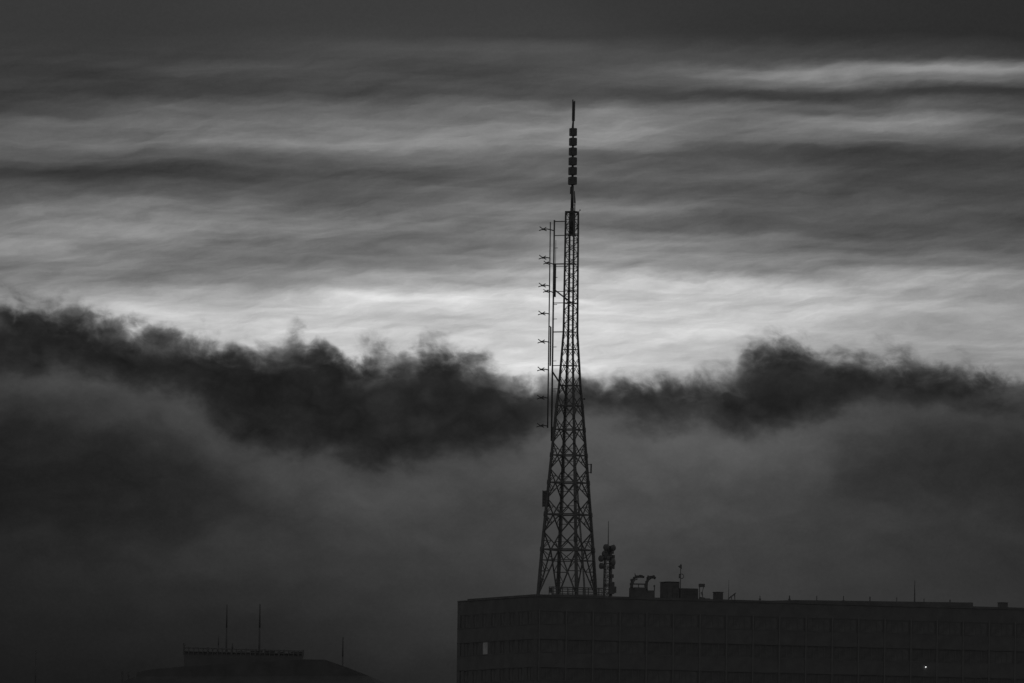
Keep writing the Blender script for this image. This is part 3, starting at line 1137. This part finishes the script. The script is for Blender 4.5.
bank_l = table(X, Y, [(0, [35, 34, 35, 36, 37, 38, 42, 41, 39, 40, 42]), (683, [35, 34, 35, 36, 37, 38, 42, 41, 39, 40, 42])])
bank_l = bank_l + ((p1 - .10) * 0.17 + (p2 - .12) * .07 + p3 * .015 + b1 * 0.06 + b2 * 0.03 + noise(X, Y, 110, 60, 12, 5, .55) * 0.05)
# thin fringe lets some of the bright deck through
veil = smooth(d, 4.0, 44.0, 0.21, 0.0) * smooth(noise(bx, by, 62, 40, 13, 5, .58), -.10, .22)
bank_l = bank_l + veil

# --- soft grey lower deck
LOW = [
    (380, [58, 66, 64, 55, 50, 54, 66, 68, 68, 70, 64]),
    (410, [46, 52, 62, 57, 50, 58, 76, 76, 72, 62, 53]),
    (440, [37, 39, 54, 58, 54, 62, 78, 78, 70, 52, 46]),
    (475, [34, 36, 47, 60, 64, 66, 76, 74, 67, 52, 45]),
    (510, [34, 38, 46, 58, 67, 66, 72, 70, 65, 56, 47]),
    (540, [36, 42, 50, 58, 64, 64, 68, 65, 62, 56, 48]),
    (570, [37, 42, 48, 54, 59, 61, 64, 61, 58, 54, 49]),
    (600, [35, 38, 42, 47, 53, 57, 60, 58, 56, 53, 50]),
    (630, [32, 34, 36, 40, 47, 52, 55, 55, 53, 50, 48]),
    (683, [28, 29, 31, 33, 37, 40, 42, 42, 41, 39, 36]),
]
lw = noise(X, Y, 150, 90, 14, 5, .55)
lw2 = noise(X, Y, 70, 55, 15, 5, .55)
low = table(X + lw * 90.0, Y + lw2 * 45.0, LOW)
dl = Y - bot + lw * 60.0 + lw2 * 50.0 + b1 * 34.0 + b2 * 16.0
rim = smooth(dl, -6.0, 14.0) * smooth(dl, 14.0, 80.0, 1.0, 0.0)
bil = noise(X + lw * 60.0, Y + lw2 * 40.0, 120, 75, 21, 5, .55, .2)._m('ABSOLUTE', None)
low = low + rim * 0.045 + ((bil - 0.1) * 0.16 + noise(X, Y, 130, 70, 16, 6, .6, .3) * 0.07 + noise(X, Y, 30, 22, 17, 4, .6) * 0.02) * smooth(Y, 640.0, 480.0, 0.25, 1.0)
low_m = smooth(dl, -22.0, 26.0)

lev_ = mix(up, bank_l, bank_m)
lev_ = mix(lev_, low, low_m * bank_m)
lev_ = lev_ + noise(X, Y, 3.2, 2.8, 27, 2, .6) * 0.02
lev_ = lev_.mx(0.05)
lin = ((lev_ + 0.055) * (1 / 1.055)) ** 2.4

# --- clear sky above and behind the clouds
SUN_EL, SUN_AZ = R(3.6), R(0.0)
sky = nt.nodes.new('ShaderNodeTexSky')
sky.sky_type = 'NISHITA'
sky.sun_disc = False
sky.sun_elevation = SUN_EL
sky.sun_rotation = SUN_AZ
bw = nt.nodes.new('ShaderNodeRGBToBW')
LK(sky.outputs[0], bw.inputs[0])
NK = 0.065
nish = S_(bw.outputs[0]) * NK
away = smooth(U._m('ABSOLUTE', None), 1200.0, 7000.0, 1.0, 0.35)
total = mix(lin * away, nish, smooth(Y, -20.0, -900.0))
bg = nt.nodes.new('ShaderNodeBackground')
LK(total.k, bg.inputs['Color'])
bg.inputs['Strength'].default_value = 1.0
out = nt.nodes.new('ShaderNodeOutputWorld')
LK(bg.outputs[0], out.inputs['Surface'])

# ------------------------------------------------------------------ sun behind the clouds
sd = bpy.data.lights.new('sun', 'SUN')
sd.energy = 0.04
sd.angle = R(12)
sd.color = (1, 1, 1)
so = bpy.data.objects.new('sun', sd)
COL.objects.link(so)
sdir = Vector((math.sin(SUN_AZ) * math.cos(SUN_EL), math.cos(SUN_AZ) * math.cos(SUN_EL), math.sin(SUN_EL)))
so.rotation_euler = (-sdir).to_track_quat('-Z', 'Y').to_euler()
so.location = (0, 0, 200)

# ------------------------------------------------------------------ view
sc.view_settings.view_transform = 'Standard'
sc.view_settings.look = 'None'
sc.view_settings.exposure = 0
sc.view_settings.gamma = 1
sc.view_settings.use_curve_mapping = False
